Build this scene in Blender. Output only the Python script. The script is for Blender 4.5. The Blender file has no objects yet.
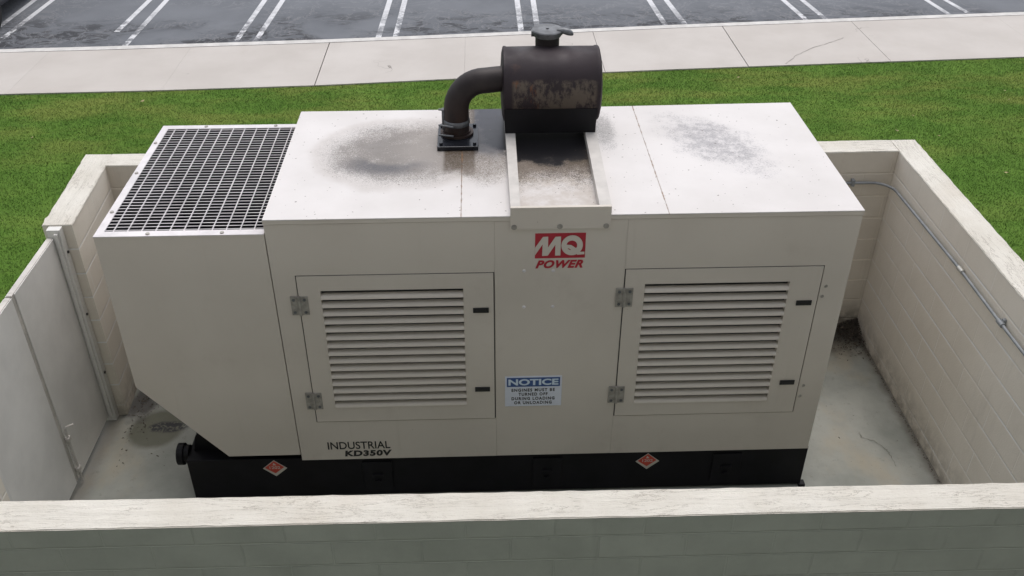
import bpy, bmesh, math, random
import numpy as np
from mathutils import Vector, Matrix
random.seed(7); rng = np.random.default_rng(7)
S = bpy.context.scene; COL = S.collection; R = math.radians

# ------------------------------------------------------------------ materials
class NT:
    def __init__(s, name):
        s.m = bpy.data.materials.new(name); s.m.use_nodes = True
        s.t = s.m.node_tree; s.n = s.t.nodes; s.b = s.n['Principled BSDF']
        s.geo = s.n.new('ShaderNodeNewGeometry'); s.pos = s.geo.outputs['Position']
    def L(s, a, b): s.t.links.new(a, b)
    def put(s, sock, v):
        if isinstance(v, bpy.types.NodeSocket): s.L(v, sock)
        else:
            if isinstance(v, tuple) and len(v) == 3 and len(sock.default_value) == 4: v = v + (1,)
            sock.default_value = v
    def math(s, op, a, b=0.0, c=None, clamp=False):
        n = s.n.new('ShaderNodeMath'); n.operation = op; n.use_clamp = clamp
        s.put(n.inputs[0], a); s.put(n.inputs[1], b)
        if c is not None: s.put(n.inputs[2], c)
        return n.outputs[0]
    def vmul(s, v):
        n = s.n.new('ShaderNodeVectorMath'); n.operation = 'MULTIPLY'; s.L(s.pos, n.inputs[0]); n.inputs[1].default_value = v
        return n.outputs[0]
    def noise(s, scale, detail=5, rough=.55, vec=None, stretch=None, dist=0):
        n = s.n.new('ShaderNodeTexNoise'); n.inputs['Scale'].default_value = scale
        n.inputs['Detail'].default_value = detail; n.inputs['Roughness'].default_value = rough
        n.inputs['Distortion'].default_value = dist
        s.L(vec if vec else (s.vmul(stretch) if stretch else s.pos), n.inputs['Vector'])
        return n.outputs['Fac']
    def ramp(s, f, lo, hi, a=0.0, b=1.0):
        n = s.n.new('ShaderNodeMapRange'); n.clamp = True; n.interpolation_type = 'SMOOTHSTEP'
        s.put(n.inputs[0], f)
        for i, v in enumerate((lo, hi, a, b)): n.inputs[i + 1].default_value = v
        return n.outputs[0]
    def mix(s, f, a, b):
        n = s.n.new('ShaderNodeMix'); n.data_type = 'RGBA'
        s.put(n.inputs[0], f); s.put(n.inputs[6], a); s.put(n.inputs[7], b)
        return n.outputs[2]
    def xyz(s):
        n = s.n.new('ShaderNodeSeparateXYZ'); s.L(s.pos, n.inputs[0]); return n.outputs
    def ell(s, cx, cy, rx, ry, wob=.25, wscale=4, ang=0):      # distance field of an ellipse on the ground, edge broken by noise
        x, y, z = s.xyz()
        dx = s.math('SUBTRACT', x, cx); dy = s.math('SUBTRACT', y, cy)
        if ang:
            c, sn = math.cos(ang), math.sin(ang)
            ex = s.math('ADD', s.math('MULTIPLY', dx, c), s.math('MULTIPLY', dy, sn))
            ey = s.math('SUBTRACT', s.math('MULTIPLY', dy, c), s.math('MULTIPLY', dx, sn)); dx, dy = ex, ey
        dx = s.math('DIVIDE', dx, rx); dy = s.math('DIVIDE', dy, ry)
        d = s.math('SQRT', s.math('ADD', s.math('MULTIPLY', dx, dx), s.math('MULTIPLY', dy, dy)))
        w = s.math('MULTIPLY', s.math('SUBTRACT', s.noise(wscale, 6, .6), .5), wob * 2)
        return s.math('ADD', d, w)
    def bump(s, h, strength=.3, dist=.01):
        n = s.n.new('ShaderNodeBump'); n.inputs['Strength'].default_value = strength; n.inputs['Distance'].default_value = dist
        s.L(h, n.inputs['Height']); 
        if s.b.inputs['Normal'].is_linked: s.L(s.b.inputs['Normal'].links[0].from_socket, n.inputs['Normal'])
        s.L(n.outputs[0], s.b.inputs['Normal'])
    def fin(s, col, rough=.6, metal=0.0, spec=.5):
        s.put(s.b.inputs['Base Color'], col); s.put(s.b.inputs['Roughness'], rough)
        s.put(s.b.inputs['Metallic'], metal); s.put(s.b.inputs['Specular IOR Level'], spec)
        return s.m

def simple(name, col, rough=.5, metal=0.0, var=.12, scale=6, bump=0, spec=.5):
    t = NT(name); n = t.noise(scale, 6, .6)
    c = t.mix(t.ramp(n, .3, .7), tuple(v * (1 - var) for v in col), tuple(min(1, v * (1 + var)) for v in col))
    if bump: t.bump(t.noise(60, 4), bump, .003)
    return t.fin(c, rough, metal, spec)

def m_paint():
    t = NT('beige_paint')
    base = t.mix(t.ramp(t.noise(1.3, 4, .5), .3, .7), (.580, .528, .468), (.630, .577, .515))
    st = t.ramp(t.noise(1, 6, .65, stretch=(14, 14, .7)), .58, .8, 0, .22)       # faint run-down streaks
    c = t.mix(st, base, (.42, .37, .315))
    c = t.mix(t.math('MULTIPLY', t.ramp(t.xyz()[2], .50, .38), t.ramp(t.noise(6, 6, .7, stretch=(1, 1, .4)), .45, .7, 0, .15)), c, (.30, .25, .20))
    c = t.mix(t.ramp(t.noise(2.1, 6, .7), .55, .72, 0, .22), c, (.44, .38, .33))
    sp = t.ramp(t.noise(55, 2, .5), .74, .78, 0, .35)
    c = t.mix(sp, c, (.22, .18, .14))
    t.bump(t.noise(3, 3), .12, .004)
    return t.fin(c, t.ramp(t.noise(5, 4), .3, .7, .42, .56), 0, .4)

def m_roof():
    t = NT('white_roof_paint')
    c = t.mix(t.ramp(t.noise(1.6, 6, .6), .3, .75), (.69, .66, .65), (.61, .58, .565))
    fine = t.ramp(t.noise(150, 3, .75), .38, .56)
    mid = t.ramp(t.noise(11, 5, .65), .35, .62)
    grain = t.noise(210, 3, .85); grain2 = t.noise(90, 4, .85)
    def dither(dens):                     # sharp specks whose number follows the density
        g = t.math('ADD', t.math('MULTIPLY', grain, .6), t.math('MULTIPLY', grain2, .4))
        return t.math('MULTIPLY', t.ramp(dens, .02, .22), t.ramp(t.math('ADD', g, t.math('MULTIPLY', dens, .22)), .535, .655))
    # broad grey bloom with speckled soot and a darker crescent
    d = t.ell(1.70, .84, .56, .50, .14, 5)
    a = t.math('MULTIPLY', t.ramp(d, 1.05, .55), t.math('MULTIPLY', fine, t.math('MULTIPLY_ADD', mid, .55, .38)))
    c = t.mix(t.math('MULTIPLY', t.ramp(d, 1.1, .5, 0, .55), t.ramp(t.noise(6, 6, .7), .25, .6, .5, 1)), c, (.34, .295, .26))
    dn = t.math('MULTIPLY', t.ramp(d, 1.15, .40), t.math('MULTIPLY_ADD', t.ramp(t.noise(7, 5, .6), .25, .75), .6, .55))
    c = t.mix(t.math('MULTIPLY', dither(dn), .70), c, (.085, .072, .062))
    ring = t.math('MULTIPLY', t.ramp(d, 1.12, .98), t.ramp(d, .80, .98))
    c = t.mix(t.math('MULTIPLY', ring, .22), c, (.36, .31, .27))
    cr = t.ell(1.60, .66, .30, .15, .3, 7)
    cr2 = t.ramp(t.ell(1.66, .86, .24, .22, .2, 7), .75, 1.1)
    c = t.mix(t.math('MULTIPLY', t.math('MULTIPLY', t.ramp(cr, 1.2, .4), cr2), t.math('MULTIPLY_ADD', fine, .5, .38)), c, (.075, .075, .088))
    d2 = t.ell(3.73, .92, .62, .34, .5, 4, R(121))
    b = t.math('MULTIPLY', t.ramp(d2, 1.0, .3), t.math('MULTIPLY', t.ramp(t.noise(38, 5, .75), .44, .60), t.ramp(t.noise(9, 5, .65), .35, .65)))
    dn2 = t.math('MULTIPLY', t.ramp(d2, 1.1, .2), t.math('MULTIPLY_ADD', t.ramp(t.noise(14, 6, .75), .32, .68), .8, .1))
    c = t.mix(t.math('MULTIPLY', dither(dn2), .58), c, (.15, .145, .16))
    c = t.mix(t.ramp(d2, 1.05, .2, 0, .22), c, (.35, .34, .37))
    # soaked soot under the silencer and round the exhaust flange
    tray = t.math('MULTIPLY', t.math('MULTIPLY', t.ramp(t.xyz()[0], 2.36, 2.42), t.ramp(t.xyz()[0], 2.95, 2.88)), t.math('MULTIPLY_ADD', t.ramp(t.noise(7, 6, .7), .3, .65), .45, t.math('MULTIPLY', t.ramp(t.xyz()[1], .2, .9), .35)))
    c = t.mix(tray, c, (.34, .27, .20))
    intray = t.math('MULTIPLY', t.ramp(t.xyz()[0], 2.36, 2.40), t.ramp(t.xyz()[0], 2.95, 2.91))
    dn3 = t.math('MULTIPLY', intray, t.ramp(t.math('ADD', t.xyz()[1], t.math('MULTIPLY', t.noise(6, 5, .7), .5)), .42, 1.12))
    c = t.mix(t.math('MULTIPLY', dither(dn3), .9), c, (.070, .050, .034))
    c = t.mix(t.math('MULTIPLY', t.math('MULTIPLY', t.ramp(t.xyz()[1], .42, .85), fine), t.math('MULTIPLY', t.ramp(t.xyz()[0], 2.36, 2.40), t.ramp(t.xyz()[0], 2.93, 2.89))), c, (.085, .062, .042))
    s1 = t.ramp(t.ell(2.56, 1.24, .38, .62, .30, 9, .22), 1.10, .74)
    film = t.ramp(t.ell(2.15, .95, .55, .62, .35, 4), 1.1, .5, 0, .38)
    c = t.mix(film, c, (.40, .36, .33))
    s1b = t.ramp(t.ell(2.56, 1.16, .42, .72, .3, 9), 1.05, .5)
    c = t.mix(t.math('MULTIPLY', s1b, t.math('MULTIPLY_ADD', fine, .6, .35)), c, (.15, .115, .085))
    c = t.mix(t.math('MAXIMUM', t.math('MULTIPLY', s1, .985), dither(t.math('MULTIPLY', s1, 2.2))), c, (.010, .0095, .012))
    s2 = t.math('MULTIPLY', t.math('MULTIPLY', t.ramp(t.xyz()[0], 2.36, 2.34), t.ramp(t.xyz()[0], 2.13, 2.17)), t.math('MULTIPLY', t.ramp(t.math('ADD', t.xyz()[1], t.math('MULTIPLY', t.noise(9, 5), .25)), .80, 1.08, 0, 1), t.ramp(t.noise(12, 5, .6), .25, .5, .8, 1)))
    c = t.mix(t.math('MULTIPLY', s2, .92), c, (.030, .031, .045))
    s3 = t.math('MULTIPLY', t.math('MULTIPLY', t.ramp(t.xyz()[0], 1.955, 1.985), t.ramp(t.xyz()[0], 2.175, 2.155)), t.math('MULTIPLY', t.ramp(t.math('ADD', t.xyz()[1], t.math('MULTIPLY', t.noise(14, 5), .22)), .58, .76), t.math('MULTIPLY_ADD', fine, .45, .55)))
    c = t.mix(t.math('MULTIPLY', s3, .97), c, (.065, .042, .022))
    s4 = t.ramp(t.ell(3.03, 1.15, .10, .38, .35, 9), 1.1, .3)
    c = t.mix(t.math('MULTIPLY', dither(t.math('MULTIPLY', s4, .55)), .6), c, (.10, .095, .095))
    d5 = t.ramp(t.ell(2.22, .62, .22, .30, .4, 5), 1.1, .3, 0, .55)
    c = t.mix(t.math('MULTIPLY', dither(d5), .8), c, (.14, .11, .085))
    x, y, z = t.xyz()
    for sx in (2.0845, 3.2735):
        sr = t.math('ADD', t.math('ABSOLUTE', t.math('SUBTRACT', x, sx)), t.math('MULTIPLY', t.noise(14, 5, .7), .03))
        c = t.mix(t.math('MULTIPLY', t.ramp(sr, .021, .012), .8), c, (.30, .17, .09))
    spk = t.math('MULTIPLY', t.ramp(t.noise(46, 1, .4), .745, .76), .8)
    c = t.mix(spk, c, (.10, .075, .06))
    wet = t.math('MAXIMUM', s1, s2)
    t.bump(t.noise(1.7, 3), .25, .012)
    return t.fin(c, t.math('MULTIPLY_ADD', wet, -.18, .50), 0, .35)

def block_mat(name, colA, colB, plane, course, zoff, bl=.4, joint=.82, dirt=0.0, bumps=.5):
    t = NT(name); x, y, z = t.xyz()
    cb = t.n.new('ShaderNodeCombineXYZ')
    t.L(x if plane == 'x' else y, cb.inputs[0]); t.L(t.math('ADD', z, zoff), cb.inputs[1])
    br = t.n.new('ShaderNodeTexBrick'); t.L(cb.outputs[0], br.inputs['Vector'])
    br.inputs['Scale'].default_value = 1; br.inputs['Mortar Size'].default_value = .005
    br.inputs['Mortar Smooth'].default_value = .25; br.inputs['Brick Width'].default_value = bl
    br.inputs['Row Height'].default_value = course; br.offset = .5
    br.inputs['Color1'].default_value = (0, 0, 0, 1); br.inputs['Color2'].default_value = (1, 1, 1, 1); br.inputs['Bias'].default_value = 0
    lum = t.n.new('ShaderNodeRGBToBW'); t.L(br.outputs['Color'], lum.inputs[0])
    mort = br.outputs['Fac']
    f = t.math('ADD', t.math('MULTIPLY', t.ramp(t.noise(2.5, 6, .6), .3, .7), .75), t.math('MULTIPLY', lum.outputs[0], .25))
    c = t.mix(f, colA, colB)
    jb = t.math('MULTIPLY', mort, t.ramp(t.noise(2.2, 4, .6), .42, .62, .05, .35))
    fz = t.math('ABSOLUTE', t.math('SUBTRACT', t.math('FRACT', t.math('ADD', t.math('DIVIDE', t.math('ADD', z, zoff), course), .5)), .5))
    hl = t.math('MULTIPLY', t.ramp(fz, .045, .018), t.ramp(t.noise(1.4, 4, .6), .38, .56, .15, .75))
    jb = t.math('MAXIMUM', jb, hl)
    c = t.mix(jb, c, tuple(min(.9, v * (joint)) for v in colB))
    if dirt:
        g = t.math('MULTIPLY', t.ramp(z, .34, .0), t.ramp(t.noise(7, 6, .7), .35, .62))
        c = t.mix(t.math('MULTIPLY', g, dirt), c, (.12, .10, .075))
    st = t.ramp(t.noise(1, 6, .65, stretch=(9, 9, .8)), .56, .8, 0, .25)
    c = t.mix(st, c, tuple(v * .6 for v in colA))
    t.bump(t.math('SUBTRACT', 1.0, t.math('MAXIMUM', mort, t.ramp(fz, .05, .02))), bumps, .012)
    pit = t.ramp(t.noise(34, 4, .7), .68, .76); c = t.mix(t.math('MULTIPLY', pit, .35), c, tuple(v * .45 for v in colA)); t.bump(t.math('SUBTRACT', 1.0, pit), .3, .008)
    t.bump(t.noise(90, 4, .7), .35, .004)
    t.bump(t.noise(9, 4, .6), .25, .01)
    return t.fin(c, .85, 0, .3)

def m_cap(name, along):
    t = NT(name)
    st = (1.1, 9, 9) if along == 'x' else (9, 1.1, 9)
    c = t.mix(t.ramp(t.noise(2.2, 7, .65), .3, .7), (.62, .585, .52), (.70, .67, .61))
    crk = t.noise(2.0, 7, .72, stretch=st, dist=.6)
    k = t.math('ABSOLUTE', t.math('SUBTRACT', crk, .5))
    line = t.math('MULTIPLY', t.ramp(k, .010, .002), t.ramp(t.noise(3.1, 3), .42, .54))
    c = t.mix(t.math('MULTIPLY', line, .75), c, (.18, .15, .12))
    c = t.mix(t.ramp(t.noise(30, 5, .7), .64, .74, 0, .5), c, (.30, .27, .22))
    c = t.mix(t.ramp(t.noise(1.2, 4, .6), .55, .75, 0, .25), c, (.50, .42, .33))
    t.bump(t.noise(26, 6, .75), .7, .008); t.bump(t.noise(2.0, 7, .72, stretch=st, dist=.6), .5, .03)
    return t.fin(c, .85, 0, .3)

def m_pad():
    t = NT('pad_concrete'); x, y, z = t.xyz()
    c = t.mix(t.ramp(t.noise(1.1, 7, .6), .32, .68), (.20, .212, .19), (.35, .352, .318))
    c = t.mix(t.ramp(t.noise(1.7, 5, .6, stretch=(1, .6, 1)), .52, .70, 0, .55), c, (.38, .325, .235))
    c = t.mix(t.ramp(t.noise(14, 6, .75), .56, .70, 0, .45), c, (.17, .165, .14))
    c = t.mix(t.ramp(t.noise(60, 4, .7), .6, .8, 0, .25), c, (.25, .23, .2))
    oil = t.ell(-.29, .76, .21, .22, .18, 4)
    c = t.mix(t.math('MULTIPLY', t.ramp(oil, 1.1, .8), .85), c, (.10, .10, .07))
    oil2 = t.ell(-.20, .78, .16, .07, .5, 14)
    c = t.mix(t.math('MULTIPLY', t.math('MULTIPLY', t.ramp(oil2, 1.1, .7), t.ramp(t.noise(28, 5, .7), .40, .52)), .95), c, (.022, .022, .028))
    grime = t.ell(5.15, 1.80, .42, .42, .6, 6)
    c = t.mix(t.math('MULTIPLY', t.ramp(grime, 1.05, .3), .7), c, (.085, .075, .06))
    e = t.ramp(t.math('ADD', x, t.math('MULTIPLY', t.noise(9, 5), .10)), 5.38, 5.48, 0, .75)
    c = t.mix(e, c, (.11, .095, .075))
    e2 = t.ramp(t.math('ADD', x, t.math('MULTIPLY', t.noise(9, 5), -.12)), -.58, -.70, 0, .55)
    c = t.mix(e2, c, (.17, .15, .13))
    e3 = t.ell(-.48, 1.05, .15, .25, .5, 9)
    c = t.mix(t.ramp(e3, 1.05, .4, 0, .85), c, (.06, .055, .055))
    t.bump(t.noise(40, 6, .7), .3, .004)
    return t.fin(c, t.ramp(t.noise(1.5, 4), .35, .65, .5, .8), 0, .4)

def m_walk():
    t = NT('sidewalk_concrete'); x, y, z = t.xyz()
    c = t.mix(t.ramp(t.noise(.9, 6, .6), .3, .7), (.47, .435, .405), (.535, .50, .47))
    slab = t.math('FRACT', t.math('MULTIPLY', t.math('SINE', t.math('MULTIPLY', t.math('FLOOR', t.math('DIVIDE', t.math('ADD', x, .01), 2.01)), 12.9)), 43.7))
    c = t.mix(t.math('MULTIPLY', slab, .28), c, (.44, .40, .365))
    c = t.mix(t.ramp(t.noise(3, 6, .7, stretch=(1, .5, 1)), .58, .75, 0, .35), c, (.44, .40, .35))
    k = t.math('ABSOLUTE', t.math('SUBTRACT', t.noise(.55, 4, .6), .47))
    c = t.mix(t.math('MULTIPLY', t.ramp(k, .0022, .0006), t.ramp(t.noise(.7, 2), .60, .7)), c, (.22, .2, .18))
    t.bump(t.noise(70, 4, .7), .2, .003)
    return t.fin(c, .85, 0, .3)

def asphalt_col(t):
    x, y, z = t.xyz()
    c = t.mix(t.ramp(t.noise(.8, 6, .6), .3, .7), (.122, .130, .146), (.158, .167, .185))
    g = t.noise(150, 3, .7)
    c = t.mix(t.ramp(g, .5, .8, 0, .35), c, (.26, .265, .28))
    # dark worn / sealed scribbles near the kerb
    near = t.ramp(y, 11.4, 10.0)
    a = t.noise(2.4, 8, .74, stretch=(.8, 1.5, 1), dist=.8)
    reg = t.ramp(t.noise(.42, 3, .5), .40, .50)
    s = t.math('MULTIPLY', t.math('MULTIPLY', t.ramp(a, .48, .56), reg), near)
    c = t.mix(t.math('MULTIPLY', t.math('MULTIPLY', reg, near), .45), c, (.075, .078, .088))
    c = t.mix(t.math('MULTIPLY', s, .9), c, (.032, .033, .038))
    l = t.ramp(t.math('ABSOLUTE', t.math('SUBTRACT', t.noise(1.9, 7, .7, dist=.9), .5)), .02, .004)
    c = t.mix(t.math('MULTIPLY', t.math('MULTIPLY', l, reg), .45), c, (.25, .25, .26))
    return c

def m_asphalt():
    t = NT('asphalt'); c = asphalt_col(t); t.bump(t.noise(140, 3, .7), .5, .006)
    return t.fin(c, .8, 0, .3)

def m_line():
    t = NT('line_paint'); x, y, z = t.xyz(); c = asphalt_col(t)
    w = t.ramp(t.noise(6, 7, .8), .46, .58, 1, 0)
    w = t.math('MULTIPLY', w, t.ramp(t.math('ADD', y, t.math('MULTIPLY', t.noise(1.3, 3), 2.4)), 12.9, 11.0))
    w = t.math('ADD', w, t.ramp(t.noise(40, 4, .8), .58, .66, 0, .5), clamp=True)
    return t.fin(t.mix(w, (.60, .60, .62), c), .7)

def grass_col(t, k=1.0):
    c = t.mix(t.ramp(t.noise(.8, 5, .6), .32, .68), (.074 * k, .150 * k, .022 * k), (.112 * k, .198 * k, .034 * k))
    c = t.mix(t.ramp(t.noise(9, 5, .7), .4, .7, 0, .35), c, (.055 * k, .115 * k, .016 * k))
    c = t.mix(t.ramp(t.noise(2.2, 5, .65), .35, .7, 0, .75), c, (.064 * k, .130 * k, .019 * k))
    c = t.mix(t.math('MULTIPLY', t.ramp(t.noise(.55, 4, .6, stretch=(1, 2.6, 1)), .42, .66), t.ramp(t.xyz()[1], 4.2, 7.6, .25, .8)), c, (.165 * k, .195 * k, .045 * k))
    return c
def m_soil():
    t = NT('turf_soil'); return t.fin(grass_col(t, 1.05), .95, 0, .1)
def m_blades():
    t = NT('grass_blades'); c = grass_col(t)
    r = t.geo.outputs['Random Per Island']
    c = t.mix(t.ramp(r, 0, 1, .0, .12), c, (.18, .26, .06))
    c = t.mix(t.ramp(r, .985, .99, 0, .4), c, (.30, .27, .12))
    return t.fin(c, .6, 0, .25)

def m_muffler():
    t = NT('rusted_silencer'); x, y, z = t.xyz()
    c = t.mix(t.ramp(t.noise(4, 6, .6), .3, .7), (.023, .016, .020), (.038, .028, .033))
    front = t.math('MULTIPLY', t.ramp(y, 1.16, 1.10), t.math('MULTIPLY', t.ramp(t.math('ADD', z, t.math('MULTIPLY', t.noise(16, 4, .7), .05)), 2.685, 2.655), t.ramp(z, 2.44, 2.47)))
    side = t.math('MULTIPLY', t.ramp(x, 2.40, 2.43), t.ramp(x, 2.96, 2.93))
    n1 = t.noise(13, 7, .75, stretch=(1, 1, .55)); n2 = t.noise(9, 6, .7, stretch=(1.4, 1, .5))
    m = t.math('MULTIPLY', front, side)
    c = t.mix(t.math('MULTIPLY', m, t.ramp(n1, .42, .56)), c, (.125, .10, .080))
    rust = t.math('MULTIPLY', m, t.math('MULTIPLY', t.ramp(n2, .52, .6), t.ramp(t.math('ABSOLUTE', t.math('SUBTRACT', x, 2.47)), .18, .02)))
    c = t.mix(t.math('MULTIPLY', rust, .85), c, (.17, .065, .03))
    c = t.mix(t.ramp(t.noise(6, 6, .7), .6, .8, 0, .5), c, (.10, .05, .035))
    t.bump(t.noise(40, 5, .7), .25, .003)
    return t.fin(c, t.ramp(t.noise(8, 5), .3, .7, .45, .7), .25, .4)
def m_pipe():
    t = NT('rusted_pipe'); x, y, z = t.xyz()
    c = t.mix(t.ramp(t.noise(5, 6, .6), .3, .7), (.020, .015, .016), (.036, .028, .028))
    c = t.mix(t.math('MULTIPLY', t.ramp(z, 2.62, 2.30), t.ramp(t.noise(7, 5, .6), .3, .6)), c, (.040, .021, .016))
    t.bump(t.noise(40, 5, .7), .2, .003)
    return t.fin(c, .55, .2, .4)

M = dict(
    paint=m_paint(), roof=m_roof(), pad=m_pad(), walk=m_walk(), asphalt=m_asphalt(), line=m_line(), soil=m_soil(), blades=m_blades(),
    muffler=m_muffler(), pipe=m_pipe(),
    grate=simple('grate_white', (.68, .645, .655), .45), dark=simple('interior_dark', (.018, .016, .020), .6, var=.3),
    core=simple('radiator_core', (.045, .036, .050), .5, .2, .4, 3),
    base=simple('base_black', (.0055, .005, .007), .55, 0, .3, spec=.25), rail=simple('rail_paint', (.55, .52, .49), .5, 0, .1, 9),
    hinge=simple('hinge_metal', (.34, .32, .29), .45, .3, .2, 30), black=simple('latch_black', (.010, .010, .011), .35),
    steel=simple('zinc_steel', (.27, .285, .30), .5, .3, .15, 12), bright=simple('bolt_bright', (.55, .54, .5), .35, .6),
    plate=simple('flange_plate', (.016, .018, .024), .22, .3, .3), cap=simple('cap_cast', (.15, .155, .165), .5, .6, .3, 15),
    red=simple('logo_red', (.42, .018, .035), .45, var=.1), txtblack=simple('lettering_black', (.012, .011, .011), .5),
    blue=simple('notice_blue', (.035, .085, .26), .4, var=.05), white=simple('sign_white', (.66, .69, .78), .4, var=.05),
    pale=simple('lettering_pale', (.60, .70, .80), .5, var=.05), gate=simple('gate_paint', (.745, .73, .70), .42, 0, .10, 1.5, .05),
    gtube=simple('gate_tube', (.58, .55, .51), .5, .1, .15, 5), leaf=simple('dry_leaf', (.55, .45, .28), .8, 0, .4, 40),
    litter=simple('leaf_litter', (.085, .07, .055), .9, 0, .6, 30), sand=simple('stucco', (.74, .73, .69), .8),
    hazard=simple('hazard_red', (.50, .06, .035), .5, var=.15), hzpaper=simple('decal_paper', (.50, .47, .42), .5),
    carp=simple('car_navy', (.010, .012, .020), .22, .3, .1), glass=simple('dark_glass', (.02, .025, .03), .08),
    tyre=simple('tyre', (.012, .012, .012), .8), rim=simple('rim', (.4, .4, .42), .35, .8), lamp=simple('lamp_glass', (.6, .62, .65), .1),
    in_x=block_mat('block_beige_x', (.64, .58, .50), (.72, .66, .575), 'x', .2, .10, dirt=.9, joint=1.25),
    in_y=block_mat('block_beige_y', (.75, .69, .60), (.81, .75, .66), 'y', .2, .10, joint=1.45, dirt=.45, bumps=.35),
    out_x=block_mat('block_green_x', (.255, .278, .240), (.325, .350, .305), 'x', .16, .0, bl=.42, joint=1.2, bumps=.75),
    cap_x=m_cap('cap_paint_x', 'x'), cap_y=m_cap('cap_paint_y', 'y'),
)

# ------------------------------------------------------------------ object helpers (all shapes are given in world coordinates)
ORG = {}
def obj(name, bm, mat, parent=None, smooth=False):
    me = bpy.data.meshes.new(name)
    o0 = ORG.get(parent.name, Vector()) if parent else Vector()
    bmesh.ops.recalc_face_normals(bm, faces=bm.faces)
    if o0.length: bmesh.ops.translate(bm, verts=bm.verts, vec=-o0)
    bm.to_mesh(me); bm.free()
    for mm in (mat if isinstance(mat, (list, tuple)) else [mat]): me.materials.append(mm)
    if smooth:

        for p in me.polygons: p.use_smooth = True
        sharp = me.attributes.new('sharp_edge', 'BOOLEAN', 'EDGE') if 'sharp_edge' not in me.attributes else me.attributes['sharp_edge']
        b2 = bmesh.new(); b2.from_mesh(me); b2.edges.ensure_lookup_table()
        vals = [(len(e.link_faces) == 2 and e.calc_face_angle(0) > R(38)) for e in b2.edges]; b2.free()
        sharp = me.attributes['sharp_edge']; sharp.data.foreach_set('value', vals)
    o = bpy.data.objects.new(name, me); COL.objects.link(o)
    if parent: o.parent = parent
    ORG[o.name] = o0.copy()
    return o
def tag(o, label, cat=None, group=None):
    o['label'] = label
    if cat: o['category'] = cat
    if group: o['group'] = group
    return o
def thing(name, loc, label, cat, group=None):
    o = bpy.data.objects.new(name, None); COL.objects.link(o); o.location = loc; o.empty_display_size = .2
    ORG[o.name] = Vector(loc); return tag(o, label, cat, group)
def struct(name, bm, mat):
    o = obj(name, bm, mat); o['kind'] = 'structure'; return o
def box(bm, x0, x1, y0, y1, z0, z1, bev=0, mi=0):
    r = bmesh.ops.create_cube(bm, size=1); vs = r['verts']
    for v in vs:
        v.co = Vector((x0 + (x1 - x0) * (v.co.x + .5), y0 + (y1 - y0) * (v.co.y + .5), z0 + (z1 - z0) * (v.co.z + .5)))
    fs = list({f for v in vs for f in v.link_faces})
    for f in fs: f.material_index = mi
    if bev: bmesh.ops.bevel(bm, geom=list({e for v in vs for e in v.link_edges}), offset=bev, segments=2, profile=.5, affect='EDGES')
    return vs
def bx(*a, **k): bm = bmesh.new(); box(bm, *a, **k); return bm
def prism(bm, prof, ax, a, b, mi=0):       # profile (u,w) extruded along axis ax from a to b
    def P(u, w, t): return {'x': (t, u, w), 'y': (u, t, w), 'z': (u, w, t)}[ax]
    va = [bm.verts.new(P(u, w, a)) for u, w in prof]; vb = [bm.verts.new(P(u, w, b)) for u, w in prof]
    n = len(prof); fs = [bm.faces.new(va), bm.faces.new(vb[::-1])]
    for i in range(n): fs.append(bm.faces.new((va[i], va[(i + 1) % n], vb[(i + 1) % n], vb[i])))
    for f in fs: f.material_index = mi
    return fs
def cyl(bm, p, q, r, seg=20, r2=None):
    p, q = Vector(p), Vector(q); d = (q - p)
    m = Matrix.Translation((p + q) / 2) @ d.to_track_quat('Z', 'Y').to_matrix().to_4x4()
    bmesh.ops.create_cone(bm, cap_ends=True, segments=seg, radius1=r, radius2=r if r2 is None else r2, depth=d.length, matrix=m)
def tube(bm, pts, r, seg=14):
    pts = [Vector(p) for p in pts]; rings = []; prev = None
    for i, p in enumerate(pts):
        d = (pts[min(i + 1, len(pts) - 1)] - pts[max(i - 1, 0)]).normalized()
        if prev is None: a = d.orthogonal().normalized()
        else: a = (prev - d * prev.dot(d)).normalized()
        prev = a; b = d.cross(a); rr = r[i] if isinstance(r, (list, tuple)) else r
        rings.append([bm.verts.new(p + (a * math.cos(t) + b * math.sin(t)) * rr) for t in [2 * math.pi * k / seg for k in range(seg)]])
    for A, B in zip(rings, rings[1:]):
        for k in range(seg): bm.faces.new((A[k], A[(k + 1) % seg], B[(k + 1) % seg], B[k]))
    bm.faces.new(rings[0][::-1]); bm.faces.new(rings[-1])
def lathe(bm, prof, c, axis='z', seg=48):  # (r, t) profile about an axis
    rings = []
    for r, t in prof:
        ring = []
        for k in range(seg):
            a = 2 * math.pi * k / seg; u, w = r * math.cos(a), r * math.sin(a)
            ring.append(bm.verts.new(Vector(c) + Vector({'z': (u, w, t), 'x': (t, u, w), 'y': (u, t, w)}[axis])))
        rings.append(ring)
    for A, B in zip(rings, rings[1:]):
        for k in range(seg): bm.faces.new((A[k], A[(k + 1) % seg], B[(k + 1) % seg], B[k]))
    bm.faces.new(rings[0]); bm.faces.new(rings[-1])
def flat(bm, pts, mi=0): f = bm.faces.new([bm.verts.new(p) for p in pts]); f.material_index = mi; return f
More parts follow.
